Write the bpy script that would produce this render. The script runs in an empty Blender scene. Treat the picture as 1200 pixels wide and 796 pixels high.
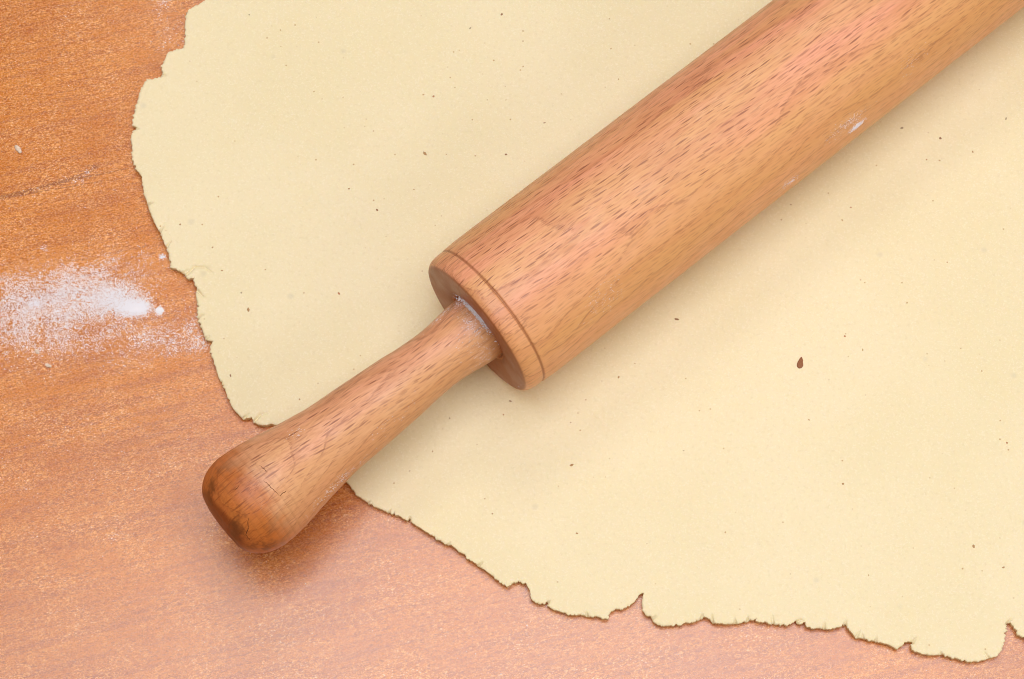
import bpy, bmesh, math, random
import numpy as np
from mathutils import Vector, noise, geometry

# ---------------------------------------------------------------- camera, light, exposure
MM = 0.001
sc = bpy.context.scene
col = sc.collection
ELEV, DIST = math.radians(70), 0.78
cam_d = bpy.data.cameras.new('camera')
cam = bpy.data.objects.new('camera', cam_d)
col.objects.link(cam)
cam.location = (0, -DIST * math.cos(ELEV), DIST * math.sin(ELEV))
cam.rotation_euler = (math.pi / 2 - ELEV, 0, 0)
cam_d.sensor_width = 36
cam_d.lens = 87.75
cam_d.clip_start = 0.01
cam_d.clip_end = 20
sc.camera = cam

w = bpy.data.worlds.new('World')
sc.world = w
w.use_nodes = True
bg = w.node_tree.nodes['Background']
bg.inputs['Color'].default_value = (1.0, 0.74, 0.42, 1)
bg.inputs['Strength'].default_value = 0.26

def softbox(name, loc, target, sx, sy, power, color):
    ld = bpy.data.lights.new(name, 'AREA')
    ld.shape = 'RECTANGLE'
    ld.size, ld.size_y = sx, sy
    ld.energy = power
    ld.color = color
    o = bpy.data.objects.new(name, ld)
    col.objects.link(o)
    o.location = loc
    o.rotation_euler = (Vector(target) - Vector(loc)).to_track_quat('-Z', 'Y').to_euler()
    return o

softbox('overhead_softbox', (0.05, -0.06, 1.10), (0.02, 0.0, 0.0), 0.88, 0.82, 10.4, (0.98, 0.955, 1.0))
softbox('key_softbox', (-0.06, 0.84, 1.08), (0.0, 0.0, 0.0), 0.36, 0.30, 2.7, (1.0, 0.955, 0.90))
softbox('added_side_fill', (0.85, -0.55, 0.65), (0.05, 0.0, 0.0), 0.6, 0.6, 3.0, (1.0, 0.94, 0.84))  # unseen fill added to brighten the roller's lower-right side

sc.cycles.diffuse_bounces = 8
sc.cycles.filter_width = 1.0
sc.view_settings.view_transform = 'Standard'
sc.view_settings.look = 'None'
sc.view_settings.exposure = 0.0
sc.view_settings.gamma = 1.0
sc.view_settings.use_curve_mapping = False

random.seed(7)
rng = np.random.default_rng(7)

# ---------------------------------------------------------------- helpers
def tag(o, label=None, cat=None, group=None, kind=None):
    if label: o['label'] = label
    if cat: o['category'] = cat
    if group: o['group'] = group
    if kind: o['kind'] = kind
    return o

def mesh_obj(name, verts, faces, mat, parent=None, smooth=True):
    me = bpy.data.meshes.new(name)
    me.from_pydata(verts, [], faces)
    me.materials.append(mat)
    if smooth:
        me.polygons.foreach_set('use_smooth', [True] * len(me.polygons))
    me.update()
    o = bpy.data.objects.new(name, me)
    col.objects.link(o)
    o.parent = parent
    return o

class NT:
    """small node-building helper"""
    def __init__(self, name):
        self.mat = bpy.data.materials.new(name)
        self.mat.use_nodes = True
        self.t = self.mat.node_tree
        self.bsdf = self.t.nodes['Principled BSDF']
    def n(self, kind, **kw):
        nd = self.t.nodes.new(kind)
        for k, v in kw.items():
            setattr(nd, k, v)
        return nd
    def put(self, sock, v):
        if isinstance(v, bpy.types.NodeSocket):
            self.t.links.new(v, sock)
        elif v is not None:
            if isinstance(v, tuple) and len(v) == 3 and sock.type == 'RGBA':
                v = v + (1,)
            sock.default_value = v
    def coord(self, which='Object', scale=(1000, 1000, 1000), rot=(0, 0, 0), loc=(0, 0, 0), vec=None):
        if vec is None:
            vec = self.n('ShaderNodeTexCoord').outputs[which]
        m = self.n('ShaderNodeMapping')
        self.put(m.inputs['Vector'], vec)
        m.inputs['Scale'].default_value = scale
        m.inputs['Rotation'].default_value = rot
        m.inputs['Location'].default_value = loc
        return m.outputs[0]
    def noise(self, vec, scale=1, detail=2, rough=0.5, dist=0.0):
        x = self.n('ShaderNodeTexNoise')
        self.put(x.inputs['Vector'], vec)
        x.inputs['Scale'].default_value = scale
        x.inputs['Detail'].default_value = detail
        x.inputs['Roughness'].default_value = rough
        x.inputs['Distortion'].default_value = dist
        return x.outputs['Fac']
    def voro(self, vec, scale=1, feature='F1', rand=1.0, out='Distance'):
        x = self.n('ShaderNodeTexVoronoi', feature=feature)
        self.put(x.inputs['Vector'], vec)
        x.inputs['Scale'].default_value = scale
        x.inputs['Randomness'].default_value = rand
        return x.outputs[out]
    def math(self, op, a, b=None, c=None, clamp=False):
        x = self.n('ShaderNodeMath', operation=op)
        x.use_clamp = clamp
        self.put(x.inputs[0], a)
        if b is not None: self.put(x.inputs[1], b)
        if c is not None: self.put(x.inputs[2], c)
        return x.outputs[0]
    def ramp(self, v, lo, hi, a=0.0, b=1.0):
        x = self.n('ShaderNodeMapRange', interpolation_type='SMOOTHSTEP')
        self.put(x.inputs['Value'], v)
        x.inputs['From Min'].default_value = lo
        x.inputs['From Max'].default_value = hi
        x.inputs['To Min'].default_value = a
        x.inputs['To Max'].default_value = b
        return x.outputs['Result']
    def cmix(self, f, a, b, blend='MIX'):
        x = self.n('ShaderNodeMix', data_type='RGBA', blend_type=blend)
        self.put(x.inputs[0], f)
        self.put(x.inputs[6], a)
        self.put(x.inputs[7], b)
        return x.outputs[2]
    def sep(self, vec):
        x = self.n('ShaderNodeSeparateXYZ')
        self.put(x.inputs[0], vec)
        return x.outputs
    def comb(self, a, b, c):
        x = self.n('ShaderNodeCombineXYZ')
        self.put(x.inputs[0], a); self.put(x.inputs[1], b); self.put(x.inputs[2], c)
        return x.outputs[0]
    def bump(self, h, strength, dist=0.0002):
        x = self.n('ShaderNodeBump')
        x.inputs['Strength'].default_value = strength
        x.inputs['Distance'].default_value = dist
        self.put(x.inputs['Height'], h)
        self.put(self.bsdf.inputs['Normal'], x.outputs[0])
    def set(self, **kw):
        for k, v in kw.items():
            self.put(self.bsdf.inputs[k.replace('_', ' ')], v)
        return self.mat

# ---------------------------------------------------------------- materials
def laminate():
    m = NT('orange_wood_laminate')
    P = m.coord(rot=(0, 0, math.radians(-13.8)))
    def st(a, b, off=0):
        return m.coord(vec=P, scale=(a, b, 1), loc=(off, off, off))
    broad = m.noise(st(0.010, 0.045), 1, 3, 0.55)
    streak = m.noise(st(0.018, 0.42, 5), 1, 4, 0.6, 0.4)
    fine = m.noise(st(0.10, 2.2, 9), 1, 3, 0.6)
    c = m.cmix(m.ramp(broad, 0.35, 0.68), (0.54, 0.150, 0.005), (0.63, 0.20, 0.010))
    c = m.cmix(m.ramp(streak, 0.46, 0.62, 0, 0.75), c, (0.44, 0.115, 0.018))
    c = m.cmix(m.ramp(fine, 0.45, 0.72, 0, 0.40), c, (0.40, 0.10, 0.016))
    # rare dark figure lines of the printed grain
    ln = m.noise(st(0.0035, 0.070, 31), 1, 1, 0.5, 0.0)
    ln = m.math('ABSOLUTE', m.math('SUBTRACT', ln, 0.5))
    gate = m.ramp(m.noise(st(0.02, 0.05, 77), 1, 2), 0.54, 0.66)
    c = m.cmix(m.math('MULTIPLY', m.ramp(ln, 0.0, 0.0035, 0.8, 0.0), gate), c, (0.20, 0.045, 0.012))
    # short pale flecks (pores holding flour dust) over dark pores, curly at different angles
    def curl(sx, sy, ang, off, det=2):
        return m.noise(m.coord(vec=P, scale=(sx, sy, 1), rot=(0, 0, math.radians(ang)), loc=(off, off * 2, 0)), 1, det, 0.6, 1.2)
    cl = m.noise(st(0.05, 0.09, 3), 1, 3, 0.6)
    g = m.noise(P, 1.7, 3, 0.7)
    n1, n2, n3 = curl(0.9, 2.0, 0, 3), curl(1.2, 2.2, 42, 17), curl(1.1, 2.1, -35, 41)
    fl = m.math('MAXIMUM', m.ramp(n1, 0.52, 0.66), m.math('MAXIMUM', m.ramp(n2, 0.56, 0.68), m.ramp(n3, 0.56, 0.68)))
    fl = m.math('MULTIPLY', fl, m.ramp(cl, 0.30, 0.62, 0.45, 0.95))
    big = m.math('MULTIPLY', m.ramp(curl(0.35, 0.75, -12, 5, 3), 0.66, 0.76), m.ramp(m.noise(P, 0.12, 2), 0.48, 0.62))
    fl = m.math('MAXIMUM', fl, big, clamp=True)
    c = m.cmix(fl, c, (0.90, 0.46, 0.15))
    hot = m.math('MULTIPLY', m.ramp(m.voro(m.coord(vec=P, scale=(0.7, 1.1, 1), rot=(0, 0, .5)), 1), 0.10, 0.24, 1, 0), m.ramp(cl, 0.42, 0.62))
    c = m.cmix(m.math('MULTIPLY', hot, 0.85), c, (0.92, 0.66, 0.46))
    dk = m.math('MULTIPLY', m.ramp(curl(0.7, 1.7, 12, 71), 0.52, 0.66), 0.7)
    c = m.cmix(dk, c, (0.31, 0.065, 0.006))
    # flour film wiped over the near side, darkened to paint in weaker light there
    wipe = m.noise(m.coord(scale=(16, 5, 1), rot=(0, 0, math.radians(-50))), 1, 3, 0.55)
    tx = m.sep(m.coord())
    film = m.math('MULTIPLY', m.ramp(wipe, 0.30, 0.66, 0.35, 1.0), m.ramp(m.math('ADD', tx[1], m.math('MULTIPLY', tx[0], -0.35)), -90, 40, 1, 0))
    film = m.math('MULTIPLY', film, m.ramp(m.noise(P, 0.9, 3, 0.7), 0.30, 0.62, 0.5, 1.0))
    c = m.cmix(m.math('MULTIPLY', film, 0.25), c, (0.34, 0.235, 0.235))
    h = m.math('ADD', m.math('MULTIPLY', fl, 0.5), m.noise(P, 2.4, 3, 0.7))
    m.bump(h, 0.22, 0.00012)
    rough = m.ramp(g, 0.3, 0.7, 0.20, 0.33)
    return m.set(Base_Color=c, Roughness=rough, Specular_IOR_Level=1.0)

def dough_mat():
    m = NT('raw_dough')
    P = m.coord()
    big = m.noise(P, 0.016, 3, 0.5)
    mid = m.noise(P, 0.13, 4, 0.6)
    fine = m.noise(P, 0.95, 3, 0.75)
    grain = m.noise(P, 1.9, 2, 0.6)
    c = m.cmix(m.ramp(big, 0.35, 0.65), (0.785, 0.705, 0.462), (0.815, 0.735, 0.505))
    c = m.cmix(m.ramp(mid, 0.45, 0.75, 0, 0.25), c, (0.79, 0.69, 0.41))
    c = m.cmix(m.ramp(fine, 0.50, 0.68, 0, 0.42), c, (0.67, 0.585, 0.36))
    c = m.cmix(m.ramp(grain, 0.52, 0.68, 0, 0.7), c, (0.87, 0.80, 0.60))
    # faint bluish-grey inclusions under the surface and tiny bran points
    v = m.voro(m.coord(vec=P, scale=(0.055, 0.055, 0.055)), 1)
    c = m.cmix(m.ramp(v, 0.02, 0.085, 0.28, 0), c, (0.52, 0.50, 0.40))
    v2 = m.voro(m.coord(vec=P, scale=(0.22, 0.22, 0.22), loc=(3, 1, 2)), 1)
    c = m.cmix(m.math('MULTIPLY', m.ramp(v2, 0.03, 0.085, 0.75, 0), m.ramp(mid, 0.42, 0.6)), c, (0.42, 0.24, 0.08))
    h = m.math('ADD', m.math('MULTIPLY', fine, 0.8), m.math('MULTIPLY', mid, 2.2))
    h = m.math('ADD', h, m.math('MULTIPLY', grain, 0.4))
    m.bump(h, 0.30, 0.00018)
    m.bsdf.subsurface_method = 'RANDOM_WALK'
    return m.set(Base_Color=c, Roughness=0.62, Specular_IOR_Level=0.25, Subsurface_Weight=0.15,
                 Subsurface_Radius=(1.0, 0.6, 0.22), Subsurface_Scale=0.0018)

def beech(name, off, pith, pale, pink, dark, knob=False, groove=None, side=(-20, -8), yellow=(0.74, 0.40, 0.14)):
    m = NT(name)
    raw = m.coord()
    X = m.sep(raw)[0]
    P = m.coord(vec=raw, scale=(1, 1, 1), rot=(0, math.radians(1.0), math.radians(2.5)), loc=off)
    px, py, pz = m.sep(P)[0], m.sep(P)[1], m.sep(P)[2]
    wob = m.noise(m.coord(vec=P, scale=(0.016, 0.05, 0.05)), 1, 2, 0.5)
    dy = m.math('SUBTRACT', py, pith[0] + off[1])
    dz = m.math('SUBTRACT', pz, pith[1] + off[2])
    dist = m.math('SQRT', m.math('ADD', m.math('MULTIPLY', dy, dy), m.math('MULTIPLY', dz, dz)))
    dist = m.math('ADD', dist, m.math('MULTIPLY', wob, 13.0))
    ring = m.math('FRACT', m.math('DIVIDE', dist, 3.1))
    late = m.math('MULTIPLY', m.ramp(ring, 0.45, 0.93), m.ramp(ring, 0.93, 1.0, 1, 0))
    tone = m.noise(m.coord(vec=P, scale=(0.012, 0.085, 0.085)), 1, 3, 0.55)
    c = m.cmix(m.ramp(tone, 0.36, 0.64), pale, pink)
    c = m.cmix(m.math('MULTIPLY', late, 0.45), c, dark)
    fib = m.noise(m.coord(vec=P, scale=(0.09, 2.6, 2.6)), 1, 3, 0.65)
    c = m.cmix(m.ramp(fib, 0.42, 0.66, 0.0, 0.55), c, dark)
    ray = m.noise(m.coord(vec=P, scale=(0.25, 1.1, 1.1), loc=(4, 4, 4)), 1, 2, 0.5)
    c = m.cmix(m.ramp(ray, 0.55, 0.75, 0.0, 0.35), c, (0.76, 0.42, 0.22))
    # medullary flecks: short dark dashes along the grain, denser in the late wood
    ry, rz = m.sep(raw)[1], m.sep(raw)[2]
    rad = m.math('SQRT', m.math('ADD', m.math('MULTIPLY', ry, ry), m.math('MULTIPLY', rz, rz)))
    arc = m.math('MULTIPLY', m.math('ARCTAN2', ry, rz), rad)        # distance round the surface, seam underneath
    wav = m.noise(m.coord(vec=raw, scale=(0.03, 0.06, 0.06), loc=off), 1, 2, 0.5)
    arc = m.math('ADD', arc, m.math('MULTIPLY', wav, 4.0))
    def dashes(cx, cy, hl, hw, lo, o):
        """one lens-shaped dash in some of the cells of a jittered cx x cy mm grid on the surface"""
        u = m.math('DIVIDE', m.math('ADD', X, o), cx)
        t = m.math('DIVIDE', m.math('ADD', arc, m.math('MULTIPLY', X, 0.05)), cy)
        vd = m.n('ShaderNodeTexVoronoi', voronoi_dimensions='2D')
        m.put(vd.inputs['Vector'], m.comb(u, t, 0.0))
        vd.inputs['Scale'].default_value = 1.0
        vd.inputs['Randomness'].default_value = 0.85
        cid, pos = m.sep(vd.outputs['Color']), m.sep(vd.outputs['Position'])
        k = m.math('ADD', m.math('MULTIPLY', cid[1], 0.7), 0.55)
        du = m.math('DIVIDE', m.math('MULTIPLY', m.math('SUBTRACT', u, pos[0]), cx / hl), k)
        dt = m.math('DIVIDE', m.math('MULTIPLY', m.math('SUBTRACT', t, pos[1]), cy / hw), k)
        dd = m.math('ADD', m.math('POWER', m.math('ABSOLUTE', du), 1.5), m.math('POWER', m.math('ABSOLUTE', dt), 1.5))
        pick = m.ramp(cid[0], lo, lo + 0.02)
        return m.math('MULTIPLY', m.math('MULTIPLY', m.ramp(dd, 0.35, 1.25, 1, 0), pick), m.math('ADD', m.math('MULTIPLY', cid[2], 0.65), 0.35))
    dash = dashes(6.2, 1.55, 2.6, 0.27, 0.12, 500)
    d3 = dashes(3.6, 0.95, 1.7, 0.19, 0.25, 900)
    gl = m.noise(m.coord(vec=P, scale=(0.35, 2.2, 2.2), loc=(2, 9, 4)), 1, 2, 0.6)
    line = m.math('MULTIPLY', m.math('MULTIPLY', m.ramp(ring, 0.86, 0.93), m.ramp(ring, 0.96, 1.0, 1, 0)), m.ramp(gl, 0.47, 0.55))
    streak = m.noise(m.coord(vec=P, scale=(0.022, 1.5, 1.5), loc=(8, 1, 6)), 1, 3, 0.6)
    c = m.cmix(m.ramp(streak, 0.48, 0.70, 0, 0.40), c, dark)
    face = m.ramp(m.sep(raw)[1], side[0], side[1], 0.25, 1.0)
    dash = m.math('MULTIPLY', dash, face)
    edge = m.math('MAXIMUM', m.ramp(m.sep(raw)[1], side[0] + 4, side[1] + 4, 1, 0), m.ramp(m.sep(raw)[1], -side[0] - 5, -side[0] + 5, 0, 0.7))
    c = m.cmix(m.math('MULTIPLY', edge, 0.45), c, yellow)  # yellow paints the dough's bounce light onto the pin's sides
    allf = m.math('MAXIMUM', m.math('MULTIPLY', dash, 0.76), m.math('MULTIPLY', d3, 0.38))
    allf = m.math('MAXIMUM', allf, m.math('MULTIPLY', line, 0.40))
    c = m.cmix(allf, c, (0.21, 0.062, 0.028))
    # end grain and hand-darkened wood
    nx = m.math('ABSOLUTE', m.sep(m.n('ShaderNodeTexCoord').outputs['Normal'])[0])
    c = m.cmix(m.ramp(nx, 0.72, 0.97, 0, 0.85), c, (0.30, 0.085, 0.022))
    if knob:
        blot = m.noise(raw, 0.11, 4, 0.65)
        rr = m.math('ADD', X, m.math('MULTIPLY', m.math('SUBTRACT', blot, 0.5), 26.0))
        c2 = m.cmix(1.0, c, (0.74, 0.42, 0.14), 'MULTIPLY')
        c = m.cmix(m.ramp(rr, -88, -76, 0.92, 0.0), c, c2)
        ringx = m.math('FRACT', m.math('DIVIDE', m.math('ADD', X, m.math('MULTIPLY', blot, 1.5)), 2.3))
        c = m.cmix(m.math('MULTIPLY', m.ramp(ringx, 0.1, 0.5, 0.16, 0), m.ramp(X, -80, -70, 1, 0)), c, (0.22, 0.08, 0.02))
        c = m.cmix(m.math('MULTIPLY', m.ramp(blot, 0.50, 0.66), m.ramp(X, -95, -76, 0.95, 0.0)), c, (0.17, 0.048, 0.010))
    if groove:
        gx = m.math('ABSOLUTE', m.math('SUBTRACT', X, groove))
        gx = m.math('ADD', gx, m.math('MULTIPLY', m.math('SUBTRACT', fib, 0.5), 0.6))
        c = m.cmix(m.ramp(gx, 0.15, 0.6, 0.62, 0), c, (0.25, 0.08, 0.025))
    h = m.math('SUBTRACT', m.math('MULTIPLY', fib, 0.35), m.math('MULTIPLY', allf, 1.0))
    m.bump(h, 0.45, 0.00012)
    rgh = m.ramp(m.noise(raw, 0.12, 3), 0.35, 0.65, 0.36, 0.50)
    return m.set(Base_Color=c, Roughness=rgh, Specular_IOR_Level=0.55)

def plain(name, c, rough=0.8, var=0.25, scale=2.0, spec=0.2):
    m = NT(name)
    P = m.coord()
    n = m.noise(P, scale, 3, 0.6)
    cc = m.cmix(m.ramp(n, 0.3, 0.7), c, tuple(v * (1 - var) for v in c))
    return m.set(Base_Color=cc, Roughness=rough, Specular_IOR_Level=spec)

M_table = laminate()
M_dough = dough_mat()
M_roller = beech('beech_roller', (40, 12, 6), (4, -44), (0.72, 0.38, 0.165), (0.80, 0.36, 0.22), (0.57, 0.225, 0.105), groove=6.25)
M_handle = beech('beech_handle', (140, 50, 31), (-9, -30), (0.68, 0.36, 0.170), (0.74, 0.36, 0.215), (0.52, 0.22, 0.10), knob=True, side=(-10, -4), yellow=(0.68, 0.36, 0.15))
M_flour = plain('wheat_flour', (0.85, 0.86, 0.93), 0.95, 0.05, 3.0, 0.1)
M_crack = plain('dark_crack', (0.10, 0.035, 0.014), 0.9)
M_spk = {'b': plain('brown_bran', (0.50, 0.31, 0.15)), 'd': plain('dark_bran', (0.36, 0.21, 0.12)),
         'r': plain('red_bran', (0.54, 0.27, 0.14)), 'g': plain('grey_bran', (0.48, 0.40, 0.26)),
         'f': plain('faint_bran', (0.62, 0.45, 0.23)), 's': plain('seed_husk', (0.46, 0.20, 0.10), 0.6, 0.75, 1.3)}
M_chip = plain('pale_bran_flake', (0.86, 0.70, 0.58), 0.8, 0.35, 1.5)

# ---------------------------------------------------------------- table
def table():
    bm = bmesh.new()
    bmesh.ops.create_cube(bm, size=1)
    for v in bm.verts:
        v.co = Vector((v.co.x * 1.5, v.co.y * 1.1, v.co.z * 0.03 - 0.015))
    bmesh.ops.bevel(bm, geom=bm.edges[:], offset=0.002, segments=2, affect='EDGES')
    me = bpy.data.meshes.new('table')
    bm.to_mesh(me); bm.free()
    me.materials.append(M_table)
    o = bpy.data.objects.new('table', me)
    col.objects.link(o)
    tag(o, 'orange wood-grain laminate tabletop dusted with flour', kind='structure')
table()

# ---------------------------------------------------------------- dough sheet (all numbers in mm)
OUTLINE = [(-99.66, 117.99),(-100.48, 117.36),(-102.93, 115.8),(-105.1, 114.23),(-106.58, 112.98),(-106.49, 111.11),(-106.69, 109.24),(-106.69, 106.14),(-106.19, 104.28),(-106.7, 103.35),(-106.62, 101.49),(-106.83, 99.95),(-108.61, 99.33),(-110.24, 98.71),(-111.9, 98.4),(-112.39, 97.17),(-113.11, 94.71),(-113.85, 92.87),(-113.08, 91.18),(-113.86, 90.26),(-113.41, 89.49),(-116.15, 88.88),(-118.35, 88.58),(-119.1, 87.05),(-119.59, 85.83),(-120.32, 84.0),(-120.74, 81.26),(-121.18, 79.14),(-121.65, 77.62),(-121.79, 74.9),(-122.06, 72.18),(-120.52, 71.73),(-121.44, 70.97),(-122.17, 69.17),(-122.37, 67.66),(-121.83, 65.26),(-121.63, 61.37),(-121.28, 59.88),(-120.49, 57.79),(-119.44, 56.01),(-117.99, 54.22),(-117.72, 51.55),(-117.01, 48.3),(-115.91, 45.35),(-114.95, 42.41),(-113.74, 39.76),(-112.51, 36.83),(-111.65, 35.81),(-110.75, 33.91),(-109.23, 30.42),(-108.3, 27.8),(-107.77, 25.19),(-107.42, 23.45),(-105.9, 22.59),(-103.98, 21.72),(-102.88, 21.14),(-102.56, 19.99),(-101.73, 19.41),(-100.66, 19.56),(-99.88, 19.99),(-100.1, 18.84),(-99.5, 17.4),(-98.9, 15.96),(-99.1, 14.52),(-98.91, 13.09),(-98.43, 11.37),(-98.46, 8.8),(-98.21, 6.23),(-97.31, 3.96),(-96.13, 1.12),(-95.52, -0.58),(-94.7, -1.15),(-93.09, -1.43),(-93.96, -3.13),(-93.74, -5.1),(-92.25, -9.05),(-91.02, -13.25),(-89.89, -15.21),(-88.73, -17.73),(-87.58, -20.23),(-86.43, -22.73),(-85.04, -24.68),(-82.85, -26.75),(-81.54, -26.62),(-80.24, -26.34),(-79.66, -27.72),(-77.78, -28.96),(-75.93, -29.1),(-74.11, -28.55),(-71.99, -29.1),(-68.21, -32.41),(-64.98, -35.44),(-60.69, -39.0),(-56.43, -42.01),(-53.23, -44.46),(-50.3, -47.18),(-47.35, -51.25),(-43.66, -53.82),(-39.98, -55.7),(-36.58, -57.46),(-35.94, -56.78),(-35.28, -57.46),(-31.62, -59.47),(-31.12, -58.53),(-30.58, -59.88),(-26.66, -62.56),(-22.75, -65.1),(-19.37, -67.24),(-18.21, -67.1),(-16.0, -69.1),(-13.15, -71.37),(-9.79, -73.76),(-6.43, -76.27),(-3.85, -78.52),(-1.67, -79.84),(0.0, -79.18),(2.06, -78.26),(3.08, -78.92),(4.11, -78.78),(4.88, -80.37),(5.64, -82.21),(5.64, -83.79),(6.66, -84.71),(8.45, -85.5),(9.74, -85.1),(10.51, -84.58),(10.76, -85.89),(12.03, -86.81),(13.82, -87.33),(16.37, -88.25),(18.67, -88.77),(20.46, -88.51),(23.02, -89.16),(25.57, -89.43),(28.89, -89.82),(29.17, -87.99),(30.97, -86.94),(33.28, -86.68),(34.83, -85.89),(36.65, -84.58),(37.95, -83.0),(38.48, -82.21),(39.51, -81.95),(39.09, -83.79),(38.93, -85.63),(39.16, -87.2),(39.91, -88.51),(41.17, -89.03),(41.93, -89.69),(42.42, -90.86),(43.93, -91.78),(45.97, -91.91),(49.04, -91.91),(50.83, -91.65),(51.61, -91.12),(54.17, -90.86),(55.72, -90.34),(56.76, -89.56),(57.79, -89.16),(58.3, -89.56),(59.04, -90.34),(60.3, -91.12),(63.36, -91.38),(65.4, -91.38),(68.47, -91.12),(69.52, -90.47),(70.53, -90.6),(71.57, -90.08),(72.85, -90.08),(73.59, -90.86),(76.65, -91.12),(79.19, -91.51),(82.24, -91.91),(83.8, -91.12),(84.85, -90.47),(85.33, -91.25),(86.35, -91.38),(87.65, -90.86),(88.35, -92.43),(89.87, -92.69),(91.91, -92.69),(93.94, -93.08),(96.51, -92.69),(98.06, -92.17),(99.63, -91.38),(100.34, -92.69),(101.3, -93.99),(102.76, -95.55),(105.04, -95.81),(105.78, -96.33),(109.58, -96.85),(112.33, -97.89),(114.56, -98.93),(115.86, -98.41),(117.21, -96.98),(117.99, -96.85),(119.51, -96.85),(118.95, -97.89),(119.13, -99.19),(119.87, -99.71),(122.37, -100.48),(125.14, -101.0),(127.19, -100.74),(128.22, -100.48),(128.94, -101.26),(132.2, -102.03),(135.2, -102.81),(138.75, -102.94),(140.57, -102.29),(142.39, -101.65),(144.2, -101.26),(145.55, -99.96),(146.44, -98.15),(147.12, -95.55),(147.77, -93.47),(148.19, -91.12),(148.96, -91.12),(149.91, -92.17),(150.58, -93.47),(150.76, -94.51),(152.0, -95.03),(152.97, -95.81),(156.64, -97.89),(165.34, -100.74),(178.1, -100.22),(191.37, -93.99),(204.79, -86.94),(216.45, -72.43),(226.92, -45.55),(233.52, -6.79),(237.19, 42.11),(238.81, 93.17),(237.65, 143.33),(225.14, 192.32),(201.89, 226.09),(162.26, 246.81),(112.57, 257.29),(59.29, 259.05),(11.81, 248.55),(-29.3, 229.52),(-60.78, 199.0),(-79.96, 165.95),(-89.0, 140.13),(-94.93, 125.85),(-98.06, 119.87)]
CRACKS = [[(-102.69, 20.59),(-99.86, 23.33),(-96.63, 23.19),(-93.3, 20.59)], [(-98.71, 15.42),(-97.3, 13.7),(-95.79, 12.84)], [(-115.69, 44.75),(-113.82, 45.34)], [(-111.44, 35.38),(-110.19, 37.42)], [(-109.04, 30.14),(-107.53, 32.46)], [(-103.78, 21.17),(-101.44, 22.61)], [(-121.67, 71.23),(-119.46, 70.93)], [(-113.81, 90.04),(-111.61, 90.34)], [(-19.34, -67.49),(-18.58, -65.89)], [(10.49, -85.19),(11.51, -84.14)], [(56.65, -89.89),(57.21, -88.07)], [(59.94, -90.94),(59.76, -88.33)], [(70.41, -90.68),(70.71, -89.11)], [(78.03, -91.46),(77.88, -88.59)], [(85.19, -90.94),(86.24, -90.16),(87.5, -90.68)], [(93.27, -93.02),(93.38, -90.42)], [(119.29, -97.18),(120.66, -95.36)], [(104.84, -96.14),(104.42, -94.32)], [(22.46, -89.11),(22.23, -87.54)], [(66.81, -91.46),(66.61, -89.63)], [(142.11, -102.09),(140.23, -99.77)], [(127.96, -101.06),(127.53, -99.77)], [(-44.09, -54.09),(-43.08, -53.01)], [(-37.56, -57.05),(-36.8, -55.7)], [(-31.05, -59.2),(-31.07, -57.86)], [(-10.28, -73.6),(-8.75, -72.27)], [(-79.52, -27.9),(-77.5, -25.69),(-74.63, -24.86)], [(-82.71, -26.8),(-80.93, -25.14)], [(41.85, -89.89),(43.4, -88.85)], [(147.9, -91.46),(149.56, -89.63)], [(108.36, -96.92),(108.95, -95.36)], [(-98.05, 6.28),(-96.23, 7.42)], [(-95.63, -0.53),(-94.07, 0.32)], [(99.43, -91.98),(100.05, -89.63)], [(102.57, -95.62),(103.96, -93.28)]]
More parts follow.
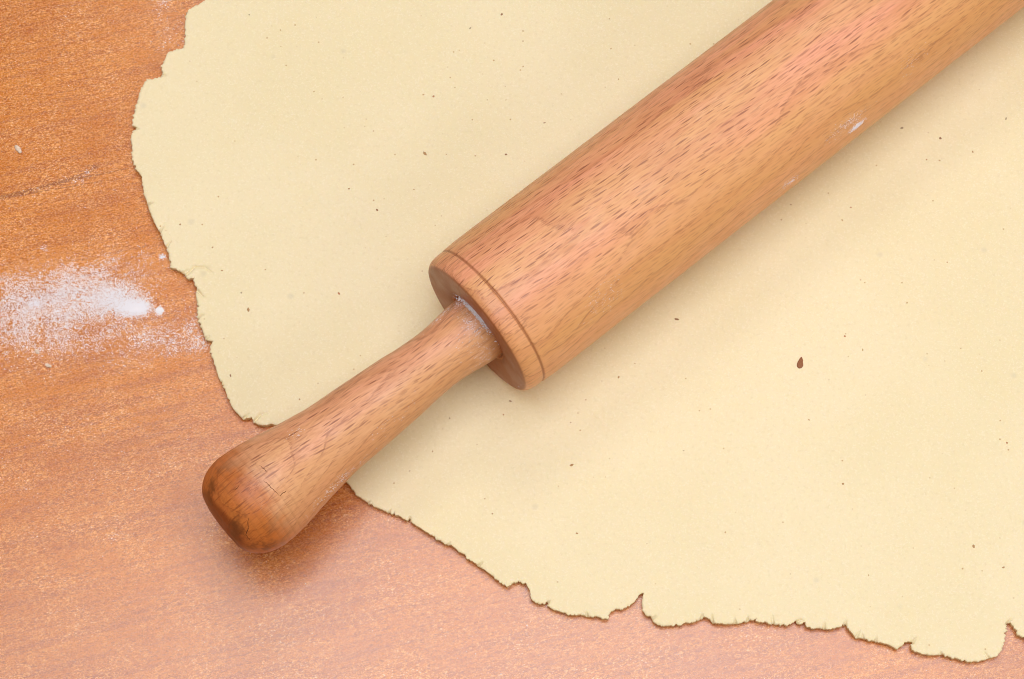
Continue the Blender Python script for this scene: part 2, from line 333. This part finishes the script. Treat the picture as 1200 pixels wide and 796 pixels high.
SPECKS = [(-85.87, 111.95, 0.341, 'g'),(-3.35, 111.95, 0.472, 'd'),(-13.63, 106.97, 0.367, 'g'),(-25.33, 82.42, 0.524, 'r'),(-28.64, 83.02, 0.367, 'f'),(-27.84, 62.24, 0.603, 'b'),(-21.02, 61.94, 0.288, 'f'),(-1.91, 61.94, 0.419, 'd'),(10.42, 73.04, 0.314, 'd'),(-7.98, 81.2, 0.288, 'f'),(-1.93, 81.2, 0.262, 'f'),(32.17, 99.55, 0.288, 'f'),(39.96, 100.79, 0.262, 'f'),(34.51, 88.51, 0.288, 'f'),(3.6, 93.1, 0.262, 'f'),(-105.07, 37.71, 0.419, 'b'),(-94.49, 29.85, 0.314, 'b'),(-91.21, 22.03, 0.314, 'b'),(-51.87, 50.06, 0.419, 'b'),(-42.77, 42.69, 0.445, 'd'),(-31.22, 49.76, 0.262, 'f'),(-40.67, 46.52, 0.262, 'f'),(-54.28, 14.27, 0.472, 'r'),(-82.42, 8.84, 0.524, 'b'),(-84.77, 14.56, 0.419, 'g'),(-77.54, 22.32, 0.314, 'f'),(-87.18, -12.9, 0.367, 'd'),(-65.56, -20.7, 0.367, 'b'),(33.02, -13.46, 0.367, 'b'),(18.26, -41.89, 0.498, 'b'),(18.11, -28.18, 0.262, 'd'),(38.11, -8.98, 0.262, 'f'),(52.53, -37.25, 0.236, 'g'),(137.35, 67.62, 0.576, 'd'),(125.23, 71.23, 0.524, 'g'),(158.89, 74.54, 0.393, 'g'),(132.55, 60.15, 0.367, 'r'),(136.62, 59.85, 0.367, 'f'),(147.45, 62.83, 0.314, 'b'),(88.58, 44.46, 0.314, 'd'),(107.51, 43.58, 0.341, 'r'),(104.6, 39.18, 0.314, 'f'),(103.63, 0.04, 0.472, 'r'),(123.62, 11.13, 0.341, 'f'),(108.99, -4.48, 0.341, 'f'),(100.92, -47.87, 0.498, 'b'),(100.99, -40.53, 0.314, 'f'),(91.35, -27.35, 0.314, 'f'),(151.75, -34.78, 0.472, 'r'),(139.48, -67.49, 0.524, 'b'),(-0.53, -21.26, 0.341, 'd'),(-2.63, -25.69, 0.367, 'r'),(-19.17, -26.8, 0.262, 'd'),(-24.3, -37.52, 0.262, 'b'),(-5.96, -57.32, 0.367, 'b'),(19.63, -63.48, 0.367, 'b'),(-31.27, -43.8, 0.236, 'd'),(-10.72, -35.33, 0.262, 'f'),(64.58, -63.22, 0.341, 'f'),(148.05, -74.12, 0.367, 'b'),(141.56, -75.18, 0.288, 'f'),(107.32, -76.5, 0.288, 'f'),(51.41, 5.71, 0.524, 'd'),(89.46, -8.7, 1.362, 's')]
T = 2.9

def nz(x, y, s, seed=0.0):
    return noise.noise(Vector((x * s, y * s, seed)))

def in_view(x, y):
    return -175 < x < 178 and -130 < y < 140

def seg_dist(pts, A, B):
    out = np.full(len(pts), 1e9)
    AB = B - A
    L2 = (AB ** 2).sum(1) + 1e-12
    for i in range(0, len(pts), 400):
        p = pts[i:i + 400, None, :]
        t = np.clip(((p - A) * AB).sum(2) / L2, 0, 1)
        d = p - (A + t[..., None] * AB)
        out[i:i + 400] = np.sqrt((d ** 2).sum(2).min(1))
    return out

def build_dough():
    pts = []
    n = len(OUTLINE)
    for i in range(n):
        a, b = np.array(OUTLINE[i]), np.array(OUTLINE[(i + 1) % n])
        L = np.linalg.norm(b - a)
        k = max(1, int(L / (0.25 if in_view(*a) else 2.5)))
        nrm = np.array([-(b - a)[1], (b - a)[0]]) / L
        for j in range(k):
            p = a + (b - a) * j / k
            tear = max(0.0, nz(p[0], p[1], .22, 12) + .25)
            amp = (0.14 * nz(p[0], p[1], 0.55) + 0.30 * nz(p[0], p[1], 1.3, 3) + 0.22 * nz(p[0], p[1], 2.9, 9)) * (0.7 + 2.2 * tear)
            pts.append(p + nrm * amp)
    ring = np.array(pts)
    A, B = ring, np.roll(ring, -1, 0)
    # candidate interior points: fine band along the torn edge, coarser inside
    x0, y0 = ring.min(0); x1, y1 = ring.max(0)
    gx, gy = np.meshgrid(np.arange(x0, x1, 2.2), np.arange(y0, y1, 2.2))
    coarse = np.stack([gx.ravel(), gy.ravel()], 1) + rng.uniform(-.5, .5, (gx.size, 2))
    vis = ring[(ring[:, 0] > -175) & (ring[:, 0] < 178) & (ring[:, 1] > -130) & (ring[:, 1] < 140)]
    fine = (vis[:, None, :] + rng.normal(0, 1.6, (len(vis), 16, 2))).reshape(-1, 2)
    crk = []
    for c in CRACKS:
        for a, b in zip(c[:-1], c[1:]):
            a, b = np.array(a), np.array(b)
            for t in np.arange(0, 1, 0.25 / np.linalg.norm(b - a)):
                for s in (-.5, -.2, 0, .2, .5):
                    crk.append(a + (b - a) * t + s * rng.normal(0.9, .2) * np.array([-(b - a)[1], (b - a)[0]]) / np.linalg.norm(b - a))
    cand = np.vstack([coarse, fine, np.array(crk)])
    # inside test
    ins = np.zeros(len(cand), bool)
    for (ax, ay), (bx, by) in zip(A, B):
        c = (ay > cand[:, 1]) != (by > cand[:, 1])
        if c.any():
            ins[c] ^= cand[c, 0] < (bx - ax) * (cand[c, 1] - ay) / (by - ay) + ax
    cand = cand[ins]
    d = seg_dist(cand, A, B)
    keep = d > 0.10
    cand, d = cand[keep], d[keep]
    # thin out near-duplicates
    cell, sel = set(), []
    for i, (x, y) in enumerate(cand):
        k = (int(x / .16), int(y / .16))
        if k not in cell:
            cell.add(k); sel.append(i)
    cand, d = cand[sel], d[sel]
    nr = len(ring)
    allp = np.vstack([ring, cand])
    dd = np.concatenate([np.zeros(nr), d])
    vs, _, fs, ov, _, _ = geometry.delaunay_2d_cdt([Vector(p) for p in allp], [], [list(range(nr))], 1, 1e-4)
    P2 = np.array([(v.x, v.y) for v in vs])
    D = np.zeros(len(vs))
    for i, o in enumerate(ov):
        D[i] = dd[o[0]] if o else 0.0
    # cracks
    cd = np.full(len(P2), 9.0); ce = np.zeros(len(P2))
    for c in CRACKS:
        c = np.array(c)
        L = np.concatenate([[0], np.cumsum(np.linalg.norm(np.diff(c, axis=0), axis=1))])
        for k in range(len(c) - 1):
            AB = c[k + 1] - c[k]
            t = np.clip(((P2 - c[k]) @ AB) / (AB @ AB), 0, 1)
            q = np.linalg.norm(P2 - (c[k] + t[:, None] * AB), axis=1)
            s = (L[k] + t * np.linalg.norm(AB)) / L[-1]
            up = q < cd
            cd[up] = q[up]; ce[up] = s[up]
    zs = np.zeros(len(P2))
    for i, (x, y) in enumerate(P2):
        q = min(D[i] / (0.5 + 0.3 * nz(x, y, .25, 5)), 1.0)
        h0 = 0.90 + 0.10 * nz(x, y, .3, 21)
        h = h0 + (1 - h0) * math.sqrt(max(0, 1 - (1 - q) ** 2))
        u_, v_ = .772 * x + .635 * y, -.635 * x + .772 * y
        z = T * h + 0.20 * nz(x, y, .025) + 0.10 * nz(u_ * .25, v_, .06, 2) + 0.03 * nz(x, y, .25, 4)
        e = max(0.0, 1 - D[i] / 4.0)
        z += e * (0.12 * nz(x, y, .45, 7) + 0.07 * nz(x, y, 1.1, 8))
        if cd[i] < 1.2:
            depth = 1.3 * (1 - ce[i]) ** 0.7
            z -= depth * max(0, 1 - cd[i] / (0.30 + 0.35 * (1 - ce[i]))) ** 0.8
        zs[i] = max(z, 0.5)
    verts = [(x * MM, y * MM, z * MM) for (x, y), z in zip(P2, zs)]
    faces = [tuple(f) for f in fs]
    # wall down to the table with a slight undercut: follow boundary edges of the fill
    cnt = {}
    for f in faces:
        for i in range(len(f)):
            e = (f[i], f[(i + 1) % len(f)])
            cnt[tuple(sorted(e))] = None if tuple(sorted(e)) in cnt else e
    bnd = [e for e in cnt.values() if e]
    nb = {}
    for a, b in bnd:
        v = P2[b] - P2[a]; v = v / (np.linalg.norm(v) + 1e-9)
        inn = np.array([-v[1], v[0]])
        nb.setdefault(a, []).append(inn); nb.setdefault(b, []).append(inn)
    rim, mid, low = {}, {}, {}
    for i, L in nb.items():
        m_ = np.mean(L, 0); m_ = m_ / (np.linalg.norm(m_) + 1e-6)
        p1 = P2[i] + 0.0 * m_; p2 = P2[i] + 0.30 * m_
        rim[i] = len(verts); verts.append((P2[i][0] * MM, P2[i][1] * MM, zs[i] * MM))
        mid[i] = len(verts); verts.append((p1[0] * MM, p1[1] * MM, zs[i] * 0.62 * MM))
        low[i] = len(verts); verts.append((p2[0] * MM, p2[1] * MM, -0.1 * MM))
    for a, b in bnd:
        faces.append((rim[b], rim[a], mid[a], mid[b]))
        faces.append((mid[b], mid[a], low[a], low[b]))
    o = mesh_obj('dough_sheet', verts, faces, M_dough)
    tag(o, 'pale yellow rolled-out dough sheet with ragged torn edges under the rolling pin', 'dough')
    tree_d = {}
    def top(x, y):
        k = np.argmin((P2[:, 0] - x) ** 2 + (P2[:, 1] - y) ** 2)
        return zs[k]
    return o, top

dough, dough_top = build_dough()

def speck_mesh(name, mat, seed, elong):
    bm = bmesh.new()
    bmesh.ops.create_icosphere(bm, subdivisions=2, radius=1)
    for v in bm.verts:
        k = 1 + 0.35 * noise.noise(v.co * 1.3 + Vector((seed, 0, 0)))
        v.co = Vector((v.co.x * k * elong, v.co.y * k, v.co.z * 0.3 * k))
    me = bpy.data.meshes.new(name)
    bm.to_mesh(me); bm.free()
    me.materials.append(mat)
    for p in me.polygons: p.use_smooth = True
    return me

def specks():
    cache = {}
    for i, (x, y, r, k) in enumerate(SPECKS):
        if k == 's':
            bm = bmesh.new()
            bmesh.ops.create_icosphere(bm, subdivisions=3, radius=1)
            for v in bm.verts:
                t = v.co.x
                wd = (1 - 0.45 * t) * (1 + .25 * noise.noise(v.co * 2.2))
                v.co = Vector((t * 2.0, v.co.y * 0.92 * wd, v.co.z * 0.55 * wd - 0.12 * abs(v.co.y)))
            me = bpy.data.meshes.new('seed_husk'); bm.to_mesh(me); bm.free()
            me.materials.append(M_spk['s'])
            o = bpy.data.objects.new('seed_husk', me)
            rot = math.radians(76); s = 1.0 * MM
            o['label'] = 'dark brown husk fragment stuck in the dough'
        else:
            q = (k, i % 3)
            if q not in cache:
                cache[q] = speck_mesh('bran_speck', M_spk[k], i * 1.7, (1.0, 1.5, 1.9)[i % 3])
            o = bpy.data.objects.new('bran_speck', cache[q])
            rot = random.uniform(0, 6.28); s = r * MM * 0.72
            if abs(x - 50) < 4 and k == 'd': rot = -0.2
        col.objects.link(o)
        o.parent = dough
        o.location = (x * MM, y * MM, (dough_top(x, y) - (0.0 if k == 's' else 0.02)) * MM)
        o.rotation_euler = (0, 0, rot)
        o.scale = (s, s, s)
specks()

# ---------------------------------------------------------------- rolling pin (local x along its axis, mm)
R = 25.0
BODY = 232.0
HANDLE = [(t_, r_) for t_, r_ in [(5.5, 10.2), (-0.5, 10.6), (-4.75, 10.3), (-10, 9.64), (-15.3, 9.36), (-23.2, 9.72), (-29, 10.3), (-43, 11.2),
          (-53.9, 11.8), (-58, 12.25), (-67.6, 13.75), (-74.4, 15.0), (-81.6, 15.95), (-85.3, 16.06), (-88.3, 15.55), (-90.9, 14.5),
          (-93.0, 13.0), (-94.5, 11.3), (-95.4, 9.4), (-96.0, 6.5), (-96.4, 3.0), (-96.5, 0.0)]]

def catmull(prof, step):
    out = []
    n = len(prof)
    for i in range(n - 1):
        p = [np.array(prof[min(max(i + k, 0), n - 1)], float) for k in (-1, 0, 1, 2)]
        m = max(1, int(np.linalg.norm(p[2] - p[1]) / step))
        for j in range(m):
            t = j / m
            out.append(0.5 * (2 * p[1] + (p[2] - p[0]) * t + (2 * p[0] - 5 * p[1] + 4 * p[2] - p[3]) * t * t + (3 * p[1] - p[0] - 3 * p[2] + p[3]) * t ** 3))
    out.append(np.array(prof[-1], float))
    return [(a, max(b, 0.0)) for a, b in out]

def lathe(name, prof, seg, mat, parent, warp=None):
    verts, faces = [], []
    for x, r in prof:
        for k in range(seg):
            a = 2 * math.pi * k / seg
            rr = r
            xx = x
            if warp: xx, rr = warp(x, r, a)
            verts.append((xx * MM, rr * math.cos(a) * MM, rr * math.sin(a) * MM))
    for i in range(len(prof) - 1):
        for k in range(seg):
            k2 = (k + 1) % seg
            faces.append((i * seg + k, i * seg + k2, (i + 1) * seg + k2, (i + 1) * seg + k))
    return mesh_obj(name, verts, faces, mat, parent)

pin = bpy.data.objects.new('rolling_pin', None)
col.objects.link(pin)
pin.empty_display_size = 0.02
pin.location = [-0.01093, -0.0067, 0.0275]
pin.rotation_euler = (0, 0, 0.68814)
tag(pin, 'wooden beech rolling pin with turned handle lying diagonally across the dough', 'rolling pin')

def body_profile():
    half = [(7.0, 9.0), (7.0, 11.4), (1.2, 11.6), (0.75, 12.2), (0.45, 14), (0.15, 18), (0.0, 21.8), (0.10, 22.6), (0.40, 23.25), (0.9, 23.75), (1.8, 24.2),
            (3.2, 24.5), (5.0, 24.62), (5.4, 24.64), (5.85, 24.62), (6.05, 24.44), (6.25, 24.34), (6.45, 24.46), (6.65, 24.70), (7.1, 24.78), (11, 24.96), (15, 25.0)]
    mid = [(x, 25.0) for x in np.arange(20, BODY - 19, 4.0)]
    return half + mid + [(BODY - x, r) for x, r in half[::-1]]

def body_warp(x, r, a):
    if r > 20:
        r += 0.05 * noise.noise(Vector((x * .05, math.cos(a) * 2, math.sin(a) * 2))) + 0.02 * noise.noise(Vector((x * .4, math.cos(a) * 9, math.sin(a) * 9)))
    return x, r
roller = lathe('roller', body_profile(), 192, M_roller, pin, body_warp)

def knob_warp(x, r, a):
    k = min(max((-x - 60) / 35, 0), 1)
    n1 = noise.noise(Vector((x * .09, math.cos(a) * r * .09, math.sin(a) * r * .09)))
    n2 = noise.noise(Vector((x * .35, math.cos(a) * r * .35 + 5, math.sin(a) * r * .35)))
    r2 = r * (1 + k * (0.035 * n1 + 0.008 * n2))
    return x + k * (0.5 * n1 + 0.15 * n2), r2
hprof = catmull(HANDLE, 0.7)
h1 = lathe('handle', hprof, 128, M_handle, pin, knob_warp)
h1['label'] = 'near handle with a darker worn round end'
h2 = h1.copy()
col.objects.link(h2)
h2.parent = pin
h2.location = (BODY * MM, 0, 0)
h2.rotation_euler = (0, 0, math.pi)
h2['label'] = 'far handle'

def pin_rad(x):
    if x < 0:
        xs = [a for a, b in hprof][::-1]; rs = [b for a, b in hprof][::-1]
        return float(np.interp(x, xs, rs))
    return float(np.interp(x, [0, .4, .9, 1.8, 3.2, 5, 8.6, 15], [21.6, 22.95, 23.35, 23.75, 24.15, 24.5, 24.88, 25]))

def pin_point(x, deg, lift=0.0):
    a = math.radians(deg)
    x2, r = (knob_warp if x < 0 else body_warp)(x, pin_rad(x), a)
    r += lift
    return Vector((x2, r * math.cos(a), r * math.sin(a)))

def tube(path, rad):
    verts, faces = [], []
    for i, p in enumerate(path):
        t = (path[min(i + 1, len(path) - 1)] - path[max(i - 1, 0)]).normalized()
        u = t.cross(Vector((0.3, 0.5, 0.8))).normalized(); v = t.cross(u)
        k = rad * (0.35 + 0.65 * math.sin(math.pi * (i + .5) / len(path)))
        for j in range(5):
            a = 2 * math.pi * j / 5
            verts.append((p + k * (u * math.cos(a) + v * math.sin(a))) * MM)
    for i in range(len(path) - 1):
        for j in range(5):
            faces.append((i * 5 + j, i * 5 + (j + 1) % 5, i * 5 + 5 + (j + 1) % 5, i * 5 + 5 + j))
    return verts, faces

for c in [[(-89.09, 115.2),(-89.86, 119.5),(-91.25, 126.8),(-93.32, 137.7),(-93.15, 147.6),(-92.48, 155.9)], [(-79.64, 120.3),(-77.34, 120.1),(-75.74, 120.2)], [(-80.25, 93.4),(-79.62, 102.1),(-79.15, 114.8),(-78.86, 126.1)], [(-89.0, 84.7),(-87.27, 85.6),(-85.23, 85.0)], [(-78.25, 79.0),(-77.73, 87.1),(-77.52, 95.1)]]:
    path = []
    for (x0, a0), (x1, a1) in zip(c[:-1], c[1:]):
        for j in range(5):
            t = j / 5
            x, a = x0 + (x1 - x0) * t, a0 + (a1 - a0) * t
            path.append(pin_point(x + .12 * math.sin(7 * x + a), a + .5 * math.sin(3 * x), -0.09))
    v, f = tube(path, 0.15)
    ck = mesh_obj('crack', v, f, M_crack, h1)

# ---------------------------------------------------------------- flour
OCT_V = np.array([(1, 0, 0), (-1, 0, 0), (0, 1, 0), (0, -1, 0), (0, 0, 1), (0, 0, -1)], float)
OCT_F = np.array([(0, 2, 4), (2, 1, 4), (1, 3, 4), (3, 0, 4), (2, 0, 5), (1, 2, 5), (3, 1, 5), (0, 3, 5)])

def grains(name, centers, sizes, parent=None):
    n = len(centers)
    ang = rng.uniform(0, 6.28, n)
    sc_ = sizes[:, None] * rng.uniform(0.6, 1.3, (n, 3)) * np.array([1, 1, 0.28])
    v = OCT_V[None] * sc_[:, None, :]
    ca, sa = np.cos(ang)[:, None], np.sin(ang)[:, None]
    v = np.stack([v[..., 0] * ca - v[..., 1] * sa, v[..., 0] * sa + v[..., 1] * ca, v[..., 2]], 2) + centers[:, None, :]
    verts = (v.reshape(-1, 3) * MM)
    faces = (OCT_F[None] + (np.arange(n) * 6)[:, None, None]).reshape(-1, 3)
    me = bpy.data.meshes.new(name)
    me.vertices.add(len(verts)); me.vertices.foreach_set('co', verts.ravel())
    me.loops.add(faces.size); me.loops.foreach_set('vertex_index', faces.ravel().astype(np.int32))
    me.polygons.add(len(faces)); me.polygons.foreach_set('loop_start', np.arange(0, faces.size, 3, dtype=np.int32))
    me.update(calc_edges=True)
    me.polygons.foreach_set('use_smooth', [False] * len(me.polygons))
    me.materials.append(M_flour)
    o = bpy.data.objects.new(name, me)
    col.objects.link(o)
    o.parent = parent
    return o

FLOUR = [(-119.5, 10.83, 2.94, 1.56, -8.0, 2600),(-117.06, 10.26, 1.87, 1.28, 0.0, 1300),(-124.73, 13.42, 5.34, 2.84, -12.0, 3200),(-110.59, 9.55, 0.69, 0.74, 0.0, 360),(-132.91, 15.72, 9.61, 4.83, -10.0, 4000),(-144.96, 15.14, 16.02, 5.11, -6.0, 5800),(-154.06, 10.83, 12.82, 4.26, 0.0, 4200),(-141.65, 5.12, 17.36, 4.26, -3.0, 4400),(-149.39, 0.85, 13.35, 3.69, 0.0, 2800),(-136.02, 22.93, 8.01, 2.84, -10.0, 1300),(-109.33, 0.0, 8.54, 3.69, 0.0, 2400),(-100.93, 2.84, 2.67, 3.98, 0.0, 420),(-100.76, 5.12, 1.07, 1.42, 0.0, 80),(-97.28, -1.13, 1.87, 1.42, 0.0, 160),(-110.48, 27.86, 0.69, 0.62, 0.0, 130),(-117.43, 28.15, 3.74, 1.7, 0.0, 160),(-138.4, 54.03, 1.33, 0.85, 0.0, 60),(-136.12, 57.01, 0.8, 0.85, 0.0, 50),(-148.38, 30.77, 1.07, 0.85, 0.0, 60),(-149.87, 12.27, 1.33, 0.71, 0.0, 160),(-114.91, 116.32, 2.14, 2.84, 20.0, 260),(-113.58, 117.89, 1.33, 1.42, 0.0, 90),(-111.57, 104.78, 3.74, 5.11, 20.0, 240),(-133.1, -3.97, 21.36, 4.54, -4.0, 2000),(-155.99, 19.46, 8.01, 2.84, 0.0, 1000),(-141.5, -39.6, 21.36, 11.36, 0.0, 420),(-147.64, 57.61, 21.36, 34.09, 0.0, 900),(-103.55, -66.67, 42.72, 17.04, 0.0, 520),(0.0, -95.7, 80.1, 11.36, 0.0, 420),(101.77, -104.78, 32.04, 3.41, 0.0, 90)]
HEAPS = [('h', -117.33, 10.26, 2.4, 1.2, 0.22, -0.12),('h', -110.59, 9.55, 1.25, 1.1, 0.4, 0),('h', -110.48, 27.86, 0.55, 0.5, 0.2, 0)]
def table_flour():
    C, S = [], []
    for x, y, sx, sy, rot, n in FLOUR:
        n = int(n * (2.2 if sx < 3.6 else 2.3))
        p = rng.normal(0, 1, (n, 2)) * (sx, sy)
        a = math.radians(-rot)
        C.append(np.stack([x + p[:, 0] * math.cos(a) - p[:, 1] * math.sin(a), y + p[:, 0] * math.sin(a) + p[:, 1] * math.cos(a)], 1))
        S.append(rng.gamma(4, 0.016, n) + 0.030)
    C = np.vstack(C); S = np.concatenate(S)
    # keep uneven: clumps and thin spots
    dens = np.array([0.5 + 0.55 * nz(x, y, .16, 4) + 0.5 * nz(x, y, .5, 6) + .4 * nz(x, y, 1.3, 6) for x, y in C])
    # how crowded is each spot -> height of the little heap
    cell = {}
    for x, y in C:
        k = (int(x // .5), int(y // .5)); cell[k] = cell.get(k, 0) + 1
    occ = np.array([cell[(int(x // .5), int(y // .5))] for x, y in C])
    keep = rng.uniform(0, 1, len(C)) < np.clip(dens + (occ - 6) * .05, 0.12, 1)
    C, S, occ = C[keep], S[keep], occ[keep]
    z = S * 0.25 + rng.uniform(0, 1, len(C)) * np.clip((occ - 3) * 0.006, 0, .15)
    # nothing under or inside the dough sheet
    ring = np.array(OUTLINE)
    ins = np.zeros(len(C), bool)
    for (ax, ay), (bx, by) in zip(ring, np.roll(ring, -1, 0)):
        c = (ay > C[:, 1]) != (by > C[:, 1])
        if c.any(): ins[c] ^= C[c, 0] < (bx - ax) * (C[c, 1] - ay) / (by - ay) + ax
    m = ~ins
    o = grains('flour_dust', np.column_stack([C, z])[m], S[m])
    tag(o, 'white flour dusted on the table left of the dough', 'flour', kind='stuff')
    # the thickest part is a low continuous heap
    for name, hx, hy, ra, rb, ht, rot in HEAPS:
        verts, faces = [(hx * MM, hy * MM, ht * MM)], []
        K, Q = 72, 14
        for q in range(1, Q + 1):
            for k in range(K):
                a = 2 * math.pi * k / K
                f = q / Q
                e = 1 + .30 * noise.noise(Vector((math.cos(a) * 1.5, math.sin(a) * 1.5, hx))) + .22 * noise.noise(Vector((math.cos(a) * 5, math.sin(a) * 5, hx)))
                lx, ly = ra * f * e * math.cos(a), rb * f * e * math.sin(a)
                x = hx + lx * math.cos(rot) - ly * math.sin(rot); y = hy + lx * math.sin(rot) + ly * math.cos(rot)
                z = ht * (1 - f * f) * (1 + .5 * nz(x, y, .8, 2) + .3 * nz(x, y, 2.2, 3)) - 0.02 * f
                verts.append((x * MM, y * MM, z * MM))
        for k in range(K): faces.append((0, 1 + k, 1 + (k + 1) % K))
        for q in range(Q - 1):
            for k in range(K):
                a, b = 1 + q * K + k, 1 + q * K + (k + 1) % K
                faces.append((a, a + K, b + K, b))
        hp = mesh_obj('flour_heap', verts, faces, M_flour, o)
table_flour()

def pin_flour():
    for part, sel in ((roller, lambda x: x >= 0), (h1, lambda x: x < 0)):
        C, S = [], []
        for x, a, sx, sa, n in [(131.58, 167.8, 1.3, 0.6, 900),(128.17, 157.4, 4, 1.2, 300),(103.79, 172.9, 1.6, 0.8, 110),(0.01, -160.8, 0.5, 0.5, 160),(0.01, -169.4, 0.8, 0.8, 80),(-0.8, 47.3, 0.8, 1.0, 90),(-5.71, 37.9, 3, 0.8, 90),(-4.43, 150.6, 2.5, 2.2, 160),(-4.36, 118.7, 4, 3, 130),(-59.86, 167.7, 4, 0.7, 120),(-66.41, 164.0, 4, 1, 100),(-37.92, 143.4, 5, 1.5, 60),(-64.0, 68.4, 2, 1, 40),(31.73, 144.8, 4, 2.5, 160),(-2.58, 103.3, 1.5, 3.5, 160),(-2.35, 79.4, 1.2, 3, 140),(156.61, 146.8, 4, 2, 90)]:
            if not sel(x): continue
            for _ in range(n):
                xx = x + random.gauss(0, sx); r = pin_rad(x)
                aa = a + math.degrees(random.gauss(0, sa) / max(r, 1))
                if sel(x) != sel(xx): continue
                C.append(pin_point(xx, aa, 0.02)); S.append(random.uniform(0.04, 0.13))
        if part is roller:      # caked flour in the gap round the handle
            for _ in range(1500):
                aa = random.gauss(84, 20); rr = random.uniform(10.9, 13.6) ; dz = random.random()
                if random.random() < (rr - 11.2) / 4: continue
                a = math.radians(aa)
                C.append(Vector((0.75 - dz * 0.9 * max(0, 1 - (rr - 10.9) / 2.5), rr * math.cos(a), rr * math.sin(a)))); S.append(random.uniform(0.05, 0.16) if random.random() < .9 else random.uniform(0.18, 0.34))
        o = grains('flour_smear', np.array([tuple(c) for c in C]), np.array(S), part)
        o['kind'] = 'stuff'
pin_flour()

# ---------------------------------------------------------------- single bits lying on the table
def flake(name, loc, size, rot, label, seed):
    bm = bmesh.new()
    bmesh.ops.create_icosphere(bm, subdivisions=3, radius=1)
    for v in bm.verts:
        k = 1 + 0.30 * noise.noise(v.co * 1.6 + Vector((seed, 2, 0)))
        z = v.co.z * 0.35 + 0.25 * v.co.x * v.co.x - .12 * v.co.y * v.co.y
        v.co = Vector((v.co.x * size[0] * k, v.co.y * size[1] * k * (1 - .25 * v.co.x), z * size[2] * 2)) * MM
    lo = min(v.co.z for v in bm.verts)
    for v in bm.verts: v.co.z -= lo
    me = bpy.data.meshes.new(name); bm.to_mesh(me); bm.free()
    me.materials.append(M_chip)
    for p in me.polygons: p.use_smooth = True
    o = bpy.data.objects.new(name, me); col.objects.link(o)
    o.location = (loc[0] * MM, loc[1] * MM, 0.00002)
    o.rotation_euler = (0, 0, math.radians(rot))
    tag(o, label, 'crumb', 'crumbs on the table')
BITS = [((-158.51, 64.79),),((-148.0, -4.14),),((-144.24, -8.76),)]
flake('crumb', BITS[0][0], (1.7, 0.75, 0.5), -55, 'largest pale flake on the bare orange table, far from the flour patch', 1)
flake('crumb', BITS[1][0], (0.95, 0.55, 0.4), -50, 'small pale crumb just below the flour patch, the one farther from the viewer', 5)
flake('crumb', BITS[2][0], (1.05, 0.6, 0.4), -20, 'small pale crumb below the flour patch, the one nearer the viewer', 9)
